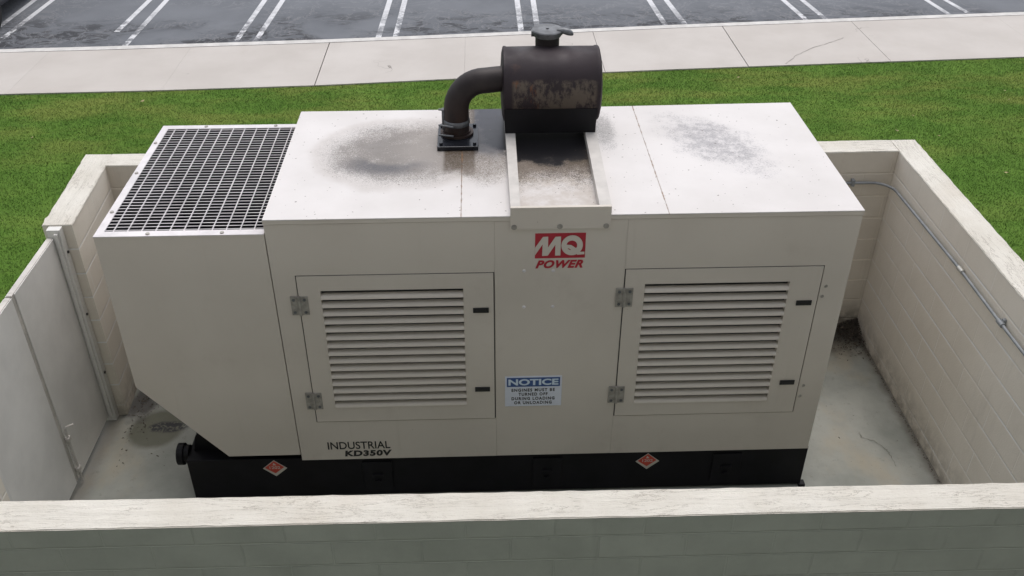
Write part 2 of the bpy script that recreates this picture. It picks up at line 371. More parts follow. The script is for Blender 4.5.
def text_bm(lines, y, bold=0.0, sp=1.0):           # each line: (string, x0, x1, z0, z1, shear), fitted to its rectangle on the front face
    bm = bmesh.new()
    for s, x0, x1, z0, z1, sh in lines:
        cu = bpy.data.curves.new('t', 'FONT'); cu.body = s; cu.size = 1; cu.offset = bold; cu.space_character = sp; cu.shear = sh; cu.extrude = .01; cu.resolution_u = 4
        o = bpy.data.objects.new('t', cu); COL.objects.link(o)
        me = bpy.data.meshes.new_from_object(o.evaluated_get(bpy.context.evaluated_depsgraph_get()))
        xs = [v.co.x for v in me.vertices]; ys = [v.co.y for v in me.vertices]
        a, b, c, d = min(xs), max(xs), min(ys), max(ys)
        for v in me.vertices:
            v.co = Vector((x0 + (v.co.x - a) / (b - a) * (x1 - x0), y - .0006 - v.co.z * .05, z0 + (v.co.y - c) / (d - c) * (z1 - z0)))
        bm.from_mesh(me); bpy.data.objects.remove(o); bpy.data.meshes.remove(me)
    return bm

# ------------------------------------------------------------------ ground, lot, walk, lawn
KERB = [(-30, 7.15), (-4.794, 9.06), (-3.08, 9.14), (.122, 9.345), (2.53, 9.56), (5.351, 9.835), (8.105, 10.06), (11.02, 10.28), (34, 12.0)]
EDGE = [(-30, 5.7), (-4.11, 7.36), (-2.17, 7.42), (.063, 7.535), (2.49, 7.77), (5.01, 7.97), (7.46, 8.13), (10.05, 8.29), (34, 10.0)]
def lerp(P, x):
    for (a, b), (c, d) in zip(P, P[1:]):
        if x <= c: return b + (d - b) * (x - a) / (c - a)
    return P[-1][1]
bm = bmesh.new(); flat(bm, [(-400, -400, -.30), (400, -400, -.30), (400, 400, -.30), (-400, 400, -.30)]); struct('ground', bm, M['soil'])
bm = bmesh.new(); N = 60; xs = [-30 + 64 * i / N for i in range(N + 1)]
for a, b in zip(xs, xs[1:]): flat(bm, [(a, lerp(KERB, a) - .05, -.12), (b, lerp(KERB, b) - .05, -.12), (b, 70, -.12), (a, 70, -.12)])
bmesh.ops.remove_doubles(bm, verts=bm.verts, dist=.001); struct('parking_lot', bm, M['asphalt'])
for (xf, yf, xn, yn) in [(-5.334, 11.775, -5.386, 10.2), (-5.029, 11.765, -5.12, 9.6), (-3.381, 11.716, -3.45, 10.1), (-3.092, 11.707, -3.14, 9.45),
                         (-1.425, 11.657, -1.509, 9.45), (-1.119, 11.648, -1.211, 9.45), (.703, 11.593, .652, 9.6), (.959, 11.585, .917, 9.6),
                         (2.868, 11.528, 2.871, 9.8), (3.141, 11.519, 3.131, 9.8), (5.122, 11.46, 5.187, 10.05), (5.412, 11.451, 5.509, 10.1),
                         (7.413, 11.391, 7.516, 10.25), (7.738, 11.381, 7.841, 10.3), (9.861, 11.317, 9.947, 10.4), (10.187, 11.307, 10.305, 10.45)]:
    k = (14.9 - yf) / (yf - yn); x2 = xf + (xf - xn) * k * .6; w = .044; bm = bmesh.new()
    flat(bm, [(xn - w, yn, -.116), (xn + w, yn, -.116), (xf + w, yf, -.116), (xf - w, yf, -.116)])
    flat(bm, [(xf - w, yf, -.116), (xf + w, yf, -.116), (x2 + w, 14.9, -.116), (x2 - w, 14.9, -.116)]); struct('parking_line', bm, M['line'])
bm = bmesh.new()
joints = [-.015 + 2.01 * k for k in range(-14, 1)] + [2.0, 3.95, 5.99, 8.07, 10.46] + [10.46 + 2.05 * k for k in range(1, 11)]
for a, b in zip(joints, joints[1:]):
    gl, gr = (.007 if abs(q) < .1 or abs(q - 5.99) < .1 else .0035 if 8 < q < 8.1 or 3.9 < q < 4 else .0009 for q in (a, b))
    ns = 6
    for i in range(ns):
        p = a + gl + (b - a - gl - gr) * i / ns; q = a + gl + (b - a - gl - gr) * (i + 1) / ns
        k0, k1, e0, e1 = lerp(KERB, p) - .16, lerp(KERB, q) - .16, lerp(EDGE, p), lerp(EDGE, q)
        v = [bm.verts.new(c) for c in ((p, e0, 0), (q, e1, 0), (q, k1, 0), (p, k0, 0), (p, e0, -.08), (q, e1, -.08), (q, k1, -.08), (p, k0, -.08))]
        for f in ((0, 1, 2, 3), (0, 4, 5, 1)): bm.faces.new([v[j] for j in f])
        if i == 0: bm.faces.new([v[j] for j in (3, 7, 4, 0)])
        if i == ns - 1: bm.faces.new([v[j] for j in (1, 5, 6, 2)])
struct('sidewalk', bm, M['walk'])
bm = bmesh.new()
for a, b in zip(xs, xs[1:]): flat(bm, [(a, lerp(EDGE, a) - .05, -.04), (b, lerp(EDGE, b) - .05, -.04), (b, lerp(KERB, b), -.04), (a, lerp(KERB, a), -.04)])
struct('sidewalk_bed', bm, M['litter'])
bm = bmesh.new()
for a, b in zip(xs, xs[1:]):
    ka, kb = lerp(KERB, a), lerp(KERB, b)
    for yo0, z0, yo1, z1 in ((-.155, .004, -.02, .006), (-.02, .006, 0, -.01), (0, -.01, .012, -.13)):
        flat(bm, [(a, ka + yo0, z0), (b, kb + yo0, z0), (b, kb + yo1, z1), (a, ka + yo1, z1)])
bmesh.ops.remove_doubles(bm, verts=bm.verts, dist=.001); struct('kerb', bm, simple('kerb_concrete', (.57, .55, .53), .8))
bm = bmesh.new()
for a, b in zip(xs, xs[1:]): flat(bm, [(a, -6, -.018), (b, -6, -.018), (b, lerp(EDGE, b), -.018), (a, lerp(EDGE, a), -.018)])
bmesh.ops.remove_doubles(bm, verts=bm.verts, dist=.001); struct('lawn', bm, M['soil'])

def grass(n, x0, x1, y0, y1, inside):
    x = rng.uniform(x0, x1, n); y = rng.uniform(y0, y1, n)
    k = np.array([inside(a, b) for a, b in zip(x, y)]); x, y = x[k], y[k]; n = len(x)
    h = rng.uniform(.009, .025, n); a = rng.uniform(0, 2 * np.pi, n); w = rng.uniform(.002, .0045, n)
    l = rng.uniform(.2, 1.1, n) * h; b = rng.uniform(0, 2 * np.pi, n)
    v = np.zeros((n, 3, 3)); z = np.full(n, -.019)
    v[:, 0] = np.stack([x - np.cos(a) * w, y - np.sin(a) * w, z], 1); v[:, 1] = np.stack([x + np.cos(a) * w, y + np.sin(a) * w, z], 1)
    v[:, 2] = np.stack([x + np.cos(b) * l, y + np.sin(b) * l, z + h], 1)
    return v
ex = np.array([p[0] for p in EDGE]); ey = np.array([p[1] for p in EDGE])
def okg(x, y):
    if y > np.interp(x, ex, ey) + .012 * math.sin(x * 9) + .02 * math.sin(x * 23 + 1): return False
    if -.80 < x < 5.67 and y < 2.10: return False
    return True
V = np.concatenate([grass(620000, -6.5, 12.5, 1.9, 8.8, okg), grass(50000, -3.0, -.80, -1.2, 2.1, okg), grass(90000, 5.67, 10, -1.2, 2.1, okg),
                    grass(26000, -6, 12, 7.2, 8.6, lambda x, y: abs(y - np.interp(x, ex, ey)) < .035 and okg(x, y - .03))])
n = len(V); me = bpy.data.meshes.new('grass'); me.vertices.add(n * 3); me.vertices.foreach_set('co', V.reshape(-1))
me.loops.add(n * 3); me.loops.foreach_set('vertex_index', np.arange(n * 3)); me.polygons.add(n)
me.polygons.foreach_set('loop_start', np.arange(n) * 3); me.update(); me.validate(); me.materials.append(M['blades'])
g = bpy.data.objects.new('grass', me); COL.objects.link(g); g['kind'] = 'stuff'; tag(g, 'short mown green lawn grass around the block enclosure', 'grass')

def leaf_bm(x, y, z, s, a, thick=.002):
    bm = bmesh.new(); c, sn = math.cos(a), math.sin(a)
    out = [(-1, 0, .2), (-.5, .42, .0), (.2, .5, .25), (1, 0, .35), (.2, -.45, .1), (-.5, -.38, .25)]
    top = [bm.verts.new((x + s * (u * c - v * sn), y + s * (u * sn + v * c), z + s * w)) for u, v, w in out]
    mid = bm.verts.new((x, y, z + s * .05))
    for i in range(6): bm.faces.new((top[i], top[(i + 1) % 6], mid))
    bmesh.ops.solidify(bm, geom=bm.faces[:], thickness=thick); return bm
for i, (x, y) in enumerate([(-2.159, 7.018), (5.735, 7.595), (7.278, 5.831), (7.644, 6.266), (7.733, 5.674), (9.091, 6.729), (9.178, 7.029), (-3.165, 5.964), (8.091, 4.69)]):
    tag(obj('fallen_leaf', leaf_bm(x, y, .012, random.uniform(.018, .034) * (1.7 if i == 0 else 1), random.uniform(0, 6)), M['leaf']),
        'pale papery scrap of leaf lying on the grass left of the exhaust, near the sidewalk' if i == 0 else 'small dry leaf lying loose on the green lawn', 'leaf', None if i == 0 else 'dry leaves scattered on the lawn')

# ------------------------------------------------------------------ enclosure
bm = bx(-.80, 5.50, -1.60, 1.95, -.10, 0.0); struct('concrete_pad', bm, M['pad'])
ZW, ZF = 1.69, 1.567
def wall(name, x0, x1, y0, y1, zt, side, cap, label, gap=None, bev=.012, cuts=60, axis='x', skew=None):
    t = thing(name, ((x0 + x1) / 2, (y0 + y1) / 2, 0), label, 'wall')
    def sk(bm):
        if skew:
            for v in bm.verts:
                v.co.x, v.co.y = skew(v.co.x, v.co.y)
        return bm
    bm = sk(bx(x0, x1, y0, y1, -.05, zt - .010))
    obj('blockwork', bm, side, t)
    bm = bmesh.new(); box(bm, x0 - .001, x1 + .001, y0 - .001, y1 + .001, zt - .010, zt)
    n = cuts
    long = [e for e in bm.edges if abs((e.verts[0].co - e.verts[1].co).x if axis == 'x' else (e.verts[0].co - e.verts[1].co).y) > .3]
    bmesh.ops.subdivide_edges(bm, edges=long, cuts=n, use_grid_fill=True)
    for v in bm.verts:
        if v.co.z > zt - .005:
            v.co.z += random.uniform(-.0012, .001)
            if axis == 'x': v.co.y += random.uniform(-.0022, .0022)
            else: v.co.x += random.uniform(-.003, .003)
    es = [e for e in bm.edges if all(v.co.z > zt - .01 for v in e.verts) and len(e.link_faces) == 2 and abs(e.calc_face_angle(0)) > 1]
    bmesh.ops.bevel(bm, geom=es, offset=.004, segments=2, affect='EDGES')
    obj('coping', sk(bm), cap, t); return t
wall('block_wall', -.549 + .0, 5.43, 1.868, 2.066, ZW, M['in_x'], M['cap_x'], 'beige painted block wall behind the generator, beside the lawn', axis='x', cuts=90, skew=lambda x, y: (x - (.065 if x < 0 else 0), y - .06 * (5.43 - x) / 6))
wall('block_wall', 5.432, 5.630, -1.449, 2.0655, ZW, M['in_y'], M['cap_y'], 'long beige block wall with a metal conduit, right of the generator', axis='y')
wall('block_wall', -.749, -.551, .93, 2.065, ZW + .001, M['in_y'], M['cap_y'], 'short beige block wall left of the generator beside the gate post', axis='y', cuts=24, skew=lambda x, y: (x - .065 * (y - .93) / 1.13 - .001, y - (.061 if y > 1.5 and True else 0) * (1 if y > 1.9 else 0)))
wall('block_wall', -4.2, 7.2, -1.655, -1.455, ZF, M['out_x'], M['cap_x'], 'low foreground block wall with cracked white top and green grey face', axis='x', cuts=160, skew=lambda x, y: (x, y - .0085 * (x + 1) if y > -1.55 else y - .003 * x + .006))
wall('block_wall', -.749, -.551, -1.45, -.74, ZF - .01, M['in_y'], M['cap_y'], 'stub of beige block wall at the near end of the gate', axis='y', cuts=10)

# steel gate, two leaves and two posts
def gate_leaf(y0, y1, label, bolt):
    t = thing('gate_leaf', (-.68, (y0 + y1) / 2, .03), label, 'gate', 'leaves of the sheet steel gate')
    obj('sheet_panel', bx(-.715, -.708, y0 + .004, y1 - .004, .05, 1.622), M['gate'], t)
    bm = bmesh.new()
    for a, b, c, d in ((y0, y0 + .035, .05, 1.63), (y1 - .035, y1, .05, 1.63)): box(bm, -.7075, -.672, a, b, c, d, .003)
    box(bm, -.7075, -.672, y0 + .0355, y1 - .0355, 1.595, 1.63, .003); box(bm, -.7075, -.672, y0 + .0355, y1 - .0355, .05, .085, .003)
    obj('gate_frame', bm, M['gtube'], t)
    obj('sheet_lining', bx(-.671, -.666, y0 + (.03 if bolt else .0), y1 - .0, .052, 1.625), M['gate'], t)
    if bolt:
        bm = bmesh.new(); yb = y0 + .04
        tube(bm, [(-.652, yb, .02), (-.652, yb, .50), (-.648, yb + .01, .515), (-.60, yb + .03, .525)], .008, 8)
        for z in (.12, .40): box(bm, -.666, -.640, yb - .02, yb + .02, z, z + .035, .003)
        obj('drop_bolt', bm, M['rail'], t, True)
gate_leaf(.175, .86, 'pale sheet steel gate leaf with drop bolt, next to the short block wall', True)
gate_leaf(-.58, .160, 'pale sheet steel gate leaf cut off by the left edge of the photo', False)
for y, lab in ((.895, 'square steel gate post fixed against the end of the short block wall'), (-.65, 'square steel gate post by the near wall stub')):
    t = thing('gate_post', (-.66, y, 0), lab, 'post')
    obj('post_tube', bx(-.705, -.615, y - .028, y + .030, 0, 1.685, bev=.004), M['gate'], t)
    bm = bmesh.new(); box(bm, -.655, -.630, y - .046, y - .0285, .05, 1.66, .002); obj('stop_strip', bm, M['gate'], t)
    for z in (.45, .98, 1.5): bm = bmesh.new(); cyl(bm, (-.6155, y, z), (-.607, y, z), .010, 8); obj('fixing_bolt', bm, M['black'], t)

# conduit on the walls
t = thing('conduit', (5.4, 1.0, 1.44), 'thin grey metal conduit running along the right and back block walls', 'conduit')
pts = [(3.6, 1.842, 1.43), (5.25, 1.842, 1.43)] + [(5.25 + .155 * math.sin(a), 1.842 - .155 * (1 - math.cos(a)), 1.43) for a in [R(15 * k) for k in range(1, 7)]] + [(5.405, .56, 1.455), (5.405, -.03, 1.445), (5.405, -1.40, 1.44)]
bm = bmesh.new(); tube(bm, pts, .0110, 12); obj('pipe_run', bm, M['steel'], t, True)
for y, z in ((.54, 1.455), (-.05, 1.445)):
    bm = bmesh.new(); cyl(bm, (5.405, y - .03, z), (5.405, y + .03, z), .018, 14)
    if y < .3: box(bm, 5.412, 5.4315, y - .012, y + .012, z - .03, z + .03, .002)
    obj('coupling', bm, M['bright'] if y > .3 else M['steel'], t, True)
bm = bmesh.new(); box(bm, 5.10, 5.125, 1.826, 1.8675, 1.405, 1.46, .003); obj('strap', bm, M['steel'], t)

# grit and litter on the pad
bm = bmesh.new()
def chip(x, y, s, z=0):
    vs = [bm.verts.new((x + random.uniform(-1, 1) * s, y + random.uniform(-1, 1) * s, z + random.uniform(0, .8) * s)) for _ in range(4)]
    for f in ((0, 1, 2), (0, 1, 3), (1, 2, 3), (0, 2, 3)): bm.faces.new([vs[j] for j in f])
for i in range(3600):
    r = abs(random.gauss(0, .125)); a = random.uniform(math.pi, 1.5 * math.pi)
    x, y = 5.425 + r * 1.5 * math.cos(a), 1.86 + r * 1.3 * math.sin(a)
    chip(x, y, random.uniform(.004, .013), max(0, .10 - r * .3) * random.random())
for i in range(500): chip(5.42 - abs(random.gauss(0, .012)), random.uniform(-1.4, 1.8), random.uniform(.003, .010))
for i in range(500): chip(-.52 + random.uniform(-.02, .05) + abs(random.gauss(0, .07)), random.gauss(1.25, .3), random.uniform(.003, .012))
o = obj('leaf_litter', bm, M['litter']); o['kind'] = 'stuff'; tag(o, 'dark crumbled leaf litter gathered in the corners of the concrete pad', 'litter')
bm = bmesh.new()
for x, y in [(-.247, .489), (-.198, .467), (-.46, .424), (-.458, .253), (-.127, .362), (4.855, .489)]: chip(x, y, .011)
for i in range(60): chip(random.gauss(-.15, .16), random.gauss(.62, .17), random.uniform(.002, .007))
for i in range(40): chip(random.uniform(4.6, 5.3), random.uniform(0, 1.6), random.uniform(.002, .006))
o = obj('grit', bm, M['litter']); o['kind'] = 'stuff'; tag(o, 'dark specks of grit scattered over the pale concrete pad', 'grit')
CR = [(6.542, 8.109), (6.798, 8.457), (7.157, 8.776), (7.475, 8.979), (7.755, 9.189)]
def crack(pts, w):
    bm = bmesh.new(); P = []
    for (a, b), (c, d) in zip(pts, pts[1:]):
        for k in range(6):
            f = k / 6; P.append((a + (c - a) * f + random.uniform(-.008, .008), b + (d - b) * f + random.uniform(-.008, .008)))
    for p, q in zip(P, P[1:]):
        d = Vector((q[0] - p[0], q[1] - p[1])).normalized(); nn = Vector((-d.y, d.x)) * w * random.uniform(.4, 1)
        flat(bm, [(p[0] - nn.x, p[1] - nn.y, .0035), (q[0] - nn.x, q[1] - nn.y, .0035), (q[0] + nn.x, q[1] + nn.y, .0035), (p[0] + nn.x, p[1] + nn.y, .0035)])
    return bm
struct('pad_crack', crack([(5.01, .53), (5.02, .48), (5.09, .45), (5.155, .36), (5.165, .28), (5.16, .15)], .0022), simple('crack_dirt', (.13, .12, .10), .9))
struct('sidewalk_crack', crack(CR, .006), simple('crack_dust', (.26, .24, .22), .9))

# ------------------------------------------------------------------ the generator
XL, L, H, W, ZB = .963, 4.40, 2.237, 1.499, .374
G = thing('generator', (2.2, .75, 0), 'large beige enclosed diesel generator with black base and louvred doors, inside the block enclosure', 'generator')
PA = M['paint']
# base
bm = bmesh.new(); box(bm, .185, 4.415, .02, 1.48, .015, ZB - .002, .006)
obj('base_tank', bm, M['base'], G)
for x in (1.46, 2.62, 3.86):
    bm = bmesh.new(); box(bm, x - .10, x + .10, .008, .0195, .06, .33, .003); box(bm, x - .035, x + .035, -.004, .0075, .20, .225, .002)
    cyl(bm, (x, .0075, .15), (x, -.004, .15), .02, 14); obj('lifting_lug', bm, M['base'], G)
bm = bmesh.new(); prism(bm, [(.215, .3725), (.245, .50), (.30, .58), (.62, .58), (.62, .3725)], 'y', .12, 1.35); obj('radiator_tray', bm, M['base'], G)
obj('base_foot', bx(4.40, 4.445, .0, .05, .0, .028, bev=.004), M['base'], G)
bm = bmesh.new(); cyl(bm, (.13, .12, .345), (.185, .12, .345), .062, 26); cyl(bm, (.108, .12, .345), (.15, .12, .345), .075, 26); obj('filler_cap', bm, M['base'], G, True)
# housing: core plus front panels with real gaps and openings
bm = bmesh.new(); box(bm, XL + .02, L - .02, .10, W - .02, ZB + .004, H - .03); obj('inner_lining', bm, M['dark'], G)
D1 = (1.105, 2.264, .717, 1.850); D2 = (3.052, 4.236, .714, 1.857); gp = .0068; ZT = H - .034
def ring(bm, X0, X1, Z0, Z1, x0, x1, z0, z1, y0, y1):
    def rect(a, b, c, d, y): return [bm.verts.new(p) for p in ((a, y, c), (b, y, c), (b, y, d), (a, y, d))]
    fo, fi, bo, bi = rect(X0, X1, Z0, Z1, y0), rect(x0, x1, z0, z1, y0), rect(X0, X1, Z0, Z1, y1), rect(x0, x1, z0, z1, y1)
    for i in range(4):
        j = (i + 1) % 4
        bm.faces.new((fo[i], fo[j], fi[j], fi[i])); bm.faces.new((bo[j], bo[i], bi[i], bi[j]))
        bm.faces.new((fo[j], fo[i], bo[i], bo[j])); bm.faces.new((fi[i], fi[j], bi[j], bi[i]))
def dg(d): return (d[0] - gp, d[1] + gp, d[2] - gp, d[3] + gp)
for nm, x0, x1, dd in (('front_panel', XL + .002, 2.2722, D1), ('front_panel', 2.2728, 3.0434, None), ('front_panel', 3.0440, L, D2)):
    bm = bmesh.new()
    if dd:
        a = dg(dd); ring(bm, x0 if x0 < a[0] else a[0] - .001, max(x1, a[1] + .001), ZB, ZT, *a, 0, .05)
    else: box(bm, x0, x1, 0, .05, ZB, ZT, .0015)
    obj(nm, bm, PA, G)
bm = bmesh.new(); box(bm, L - .0035, L, .052, W, ZB, ZT); obj('end_panel', bm, PA, G)
bm = bmesh.new(); box(bm, XL + .002, L - .004, W - .004, W, ZB, ZT); obj('rear_panel', bm, PA, G)
bm = bmesh.new(); box(bm, XL + .005, L - .004, .05, W - .004, ZT - .10, ZT - .09); obj('cross_member', bm, M['dark'], G)
# roof sheets
ov = .004
for x0, x1 in ((XL - .001, 2.0838), (2.0848, 3.2728), (3.2738, L + ov)):
    bm = bmesh.new(); box(bm, x0, x1, -ov, W + ov, H - .007, H, .002)
    for v in bm.verts:
        if v.co.y > 1: v.co.y += max(0, v.co.x - 2.2) / 2.2 * .05
    obj('roof_sheet', bm, M['roof'], G)
bm = bmesh.new(); box(bm, XL - .001, L + .003, -.003, .0, ZT + .003, H - .0075); box(bm, XL - .001, L + .003, W, W + .003, ZT + .003, H - .0075); box(bm, L - .001, L + .003, .0005, W - .0005, ZT + .003, H - .0075); obj('roof_flange', bm, PA, G)
# doors
def door(d, l, lx, hinges, label):
    x0, x1, z0, z1 = d; bm = bmesh.new(); ring(bm, x0, x1, z0, z1, *l, -.004, .03)
    D = obj('louvred_door', bm, PA, G); D['label'] = label
    bm = bmesh.new(); ring(bm, x0 - gp + .0006, x1 + gp - .0006, z0 - gp + .0006, z1 + gp - .0006, x0 - .0003, x1 + .0003, z0 - .0003, z1 + .0003, .004, .012); obj('gap_shade_strip', bm, M['black'], D)  # black strip filling the door gap, stands in for the shade inside it
    bm = bmesh.new(); ring(bm, x0 - .05, x1 + .03, z0 - .03, z1 + .03, x0 + .03, x1 - .03, z0 + .03, z1 - .03, .0515, .055); obj('gap_shade_backing', bm, M['dark'], D)  # dark ring added behind the gap to keep it looking shaded
    bm = bmesh.new(); n = 15; p = (l[3] - l[2]) / n
    for k in range(n):
        zt = l[3] - k * p
        prof = [(.026, zt - .033), (.012, zt - .035), (.000, zt - .039), (-.008, zt - .046), (-.011, zt - .0595), (-.007, zt - .0605), (.004, zt - .050), (.024, zt - .040)]
        prism(bm, prof, 'x', l[0] - .0, l[1] + .0)
    obj('louvre', bm, PA, D, True)
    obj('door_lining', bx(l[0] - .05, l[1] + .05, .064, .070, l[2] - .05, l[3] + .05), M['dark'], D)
    for z in lx[1:]:
        bm = bmesh.new(); box(bm, lx[0] - .048, lx[0] + .048, -.012, -.004, z - .018, z + .018, .003); box(bm, lx[0] - .03, lx[0] + .03, -.016, -.0122, z - .008, z + .008, .001)
        obj('latch', bm, M['black'], D)
    for z in hinges:
        bm = bmesh.new(); xh = x0 - .0
        box(bm, xh - .052, xh - .008, -.0095, -.0005 + .0, z - .068, z + .068, .002); box(bm, xh + .008, xh + .052, -.0095, -.0045, z - .068, z + .068, .002)
        cyl(bm, (xh, -.009, z - .068), (xh, -.009, z + .068), .0095, 12)
        for sx in (-.032, .032):
            for sz in (-.045, .045): cyl(bm, (xh + sx, -.0095, z + sz), (xh + sx, -.013, z + sz), .005, 8)
        hg = obj('hinge', bm, M['hinge'], D, False)
        for sx in (-.032, .032):
            for sz in (-.045, .045): bm = bmesh.new(); cyl(bm, (xh + sx, -.0132, z + sz), (xh + sx, -.0155, z + sz), .0095, 10); obj('hinge_screw', bm, M['cap'], D)
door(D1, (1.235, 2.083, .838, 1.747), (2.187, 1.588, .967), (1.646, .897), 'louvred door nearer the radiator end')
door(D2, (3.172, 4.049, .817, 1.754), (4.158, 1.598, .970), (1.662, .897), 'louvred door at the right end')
# rivets and lock holes
for x, z, y in [(2.446, 1.861, 0), (2.619, 1.859, 0), (2.447, 1.601, 0), (2.622, 1.600, 0)]:
    bm = bmesh.new(); lathe(bm, [(.002, -.006), (.009, -.004), (.011, 0)], (x, y, z), 'y', 12); obj('rivet', bm, M['grate'], G, True)
for x, z in ((4.276, 1.714), (4.266, 1.640), (4.274, .935), (4.266, .848)):
    bm = bmesh.new(); cyl(bm, (x, .0, z), (x, -.003, z), .010, 10); cyl(bm, (x - .006, -.003, z - .004), (x - .006, -.007, z - .004), .005, 8); obj('screw_hole', bm, M['hinge'], G)
# radiator hood
bm = bmesh.new(); HT = 2.144
prof = [(0, 1.038), (0, HT - .006), (XL - .004, HT - .006), (XL - .004, .425), (.485, .425)]
def shell(bm):
    for y, s in ((.0, 1), (W, -1)):
        prism(bm, prof, 'y', y, y + .02 * s)
    prism(bm, [(0, 1.038), (.004, 1.038), (.004, HT - .006), (0, HT - .006)], 'y', .0205, W - .0205)
    prism(bm, [(.004, 1.034), (.485, .4255), (.490, .43), (.008, 1.040)], 'y', .0205, W - .0205)
shell(bm); obj('radiator_hood', bm, PA, G)
bm = bmesh.new(); prism(bm, [(.006, 1.05), (.006, 1.20), (XL - .006, 1.20), (XL - .006, .44), (.49, .44)], 'y', .022, W - .022); obj('radiator_core', bm, M['core'], G)
bm = bmesh.new()
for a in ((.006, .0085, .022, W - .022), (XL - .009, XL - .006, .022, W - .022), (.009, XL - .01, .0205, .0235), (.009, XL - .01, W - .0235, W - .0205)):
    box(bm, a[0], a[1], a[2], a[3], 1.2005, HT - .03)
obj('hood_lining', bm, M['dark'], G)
t = bmesh.new(); gx0, gx1, gy0, gy1 = .044, .948, .056, 1.446
def bars(bm):
    for a in ((0, gx0, 0, W), (gx1, XL - .003, 0, W), (gx0, gx1, 0, gy0), (gx0, gx1, gy1, W)):
        box(bm, a[0] - (.002 if a[0] == 0 else 0), a[1], a[2] - (.002 if a[2] == 0 else 0), a[3] + (.002 if a[3] == W else 0), HT - .0055, HT)
bars(t); grl = obj('grille_frame', t, M['grate'], G)
bm = bmesh.new()
for k in range(11):
    x = gx0 + (gx1 - gx0) * (k + .62) / 11.3; box(bm, x - .0024, x + .0024, gy0, gy1, HT - .010, HT - .002)
for k in range(38):
    y = gy0 + (gy1 - gy0) * (k + .5) / 38; box(bm, gx0, gx1, y - .0026, y + .0026, HT - .0058, HT - .0038)
obj('grille_bars', bm, M['grate'], grl)
for x, y in ((.30, .02), (.72, .02), (.02, .28), (.02, .78), (.02, 1.22), (.30, 1.475), (.78, 1.475)):
    bm = bmesh.new(); cyl(bm, (x, y, HT), (x, y, HT + .006), .012, 8); obj('screw', bm, M['hinge'], grl)
# drip tray rails in front of the silencer
bm = bmesh.new(); box(bm, 2.364, 2.940, -.012, -.0045, 2.150, 2.294, .0015); box(bm, 2.366, 2.938, -.0045, .010, H + .0525, H + .0565)
lip = obj('tray_lip', bm, M['rail'] if False else PA, G)
for x in (2.386, 2.648, 2.914):
    bm = bmesh.new(); cyl(bm, (x, -.012, 2.168), (x, -.018, 2.168), .012, 8); cyl(bm, (x, -.012, 2.168), (x, -.0135, 2.168), .017, 14); obj('lip_bolt', bm, M['hinge'], lip)
for x0, x1, X0, X1 in ((2.366, 2.422, 2.366, 2.432), (2.872, 2.940, 2.892, 2.968)):
    bm = bmesh.new()
    v = [bm.verts.new(p) for p in ((x0, .0105, H + .001), (x1, .0105, H + .001), (X1, 1.42, H + .001), (X0, 1.42, H + .001), (x0, .0105, H + .0565), (x1, .0105, H + .0565), (X1, 1.42, H + .057), (X0, 1.42, H + .057))]
    for f in ((0, 1, 2, 3), (4, 5, 6, 7), (0, 1, 5, 4), (1, 2, 6, 5), (2, 3, 7, 6), (3, 0, 4, 7)): bm.faces.new([v[j] for j in f])
    obj('support_rail', bm, M['rail'], G)
# silencer
MC = Vector((0, 1.20, 2.545)); RM = .238; X0, X1 = 2.352, 2.980
bm = bmesh.new()
lathe(bm, [(.02, X0 - .012), (.12, X0 - .010), (.20, X0 - .004), (RM - .004, X0 + .004), (RM + .002, X0 + .008), (RM + .002, X0 + .022), (RM - .002, X0 + .028), (RM, (X0 + X1) / 2 - .06), (RM - .002, X1 - .032),
           (RM + .002, X1 - .026), (RM + .002, X1 - .008), (RM - .004, X1 - .002), (.20, X1 + .006), (.02, X1 + .012)], (0, MC.y, MC.z), 'x', 72)
MU = obj('silencer', bm, M['muffler'], G, True)
bm = bmesh.new(); prism(bm, [(X0 + .012, 2.2945), (X1 - .03, 2.2945), (X1 - .022, 2.46), (X0 + .006, 2.46)], 'y', .975, 1.42); obj('saddle', bm, M['base'], MU)
bm = bmesh.new(); cyl(bm, (2.648, 1.30, 2.70), (2.648, 1.30, 2.845), .078, 28); obj('outlet_stub', bm, M['pipe'], MU, True)
RC = bmesh.new(); cx_, cy_, cz_ = 2.648, 1.30, -.028
tube(RC, [(cx_, cy_, 2.858 + cz_), (cx_, cy_, 2.872 + cz_), (cx_, cy_, 2.874 + cz_), (cx_, cy_, 2.896 + cz_), (cx_, cy_, 2.902 + cz_), (cx_, cy_, 2.904 + cz_)], [.088, .088, .100, .104, .098, .02], 32)
cyl(RC, (cx_ - .105, cy_ - .01, 2.878 + cz_), (cx_ - .08, cy_ - .01, 2.878 + cz_), .022, 12); cyl(RC, (cx_, cy_, 2.900 + cz_), (cx_, cy_, 2.910 + cz_), .010, 10)
tube(RC, [(cx_ + .06, cy_ - .03, 2.895 + cz_), (cx_ + .10, cy_ - .04, 2.902 + cz_), (cx_ + .13, cy_ - .05, 2.897 + cz_), (cx_ + .150, cy_ - .055, 2.888 + cz_), (cx_ + .160, cy_ - .055, 2.880 + cz_)], [.016, .020, .022, .016, .008], 12)
obj('rain_cap', RC, M['cap'], MU, True)
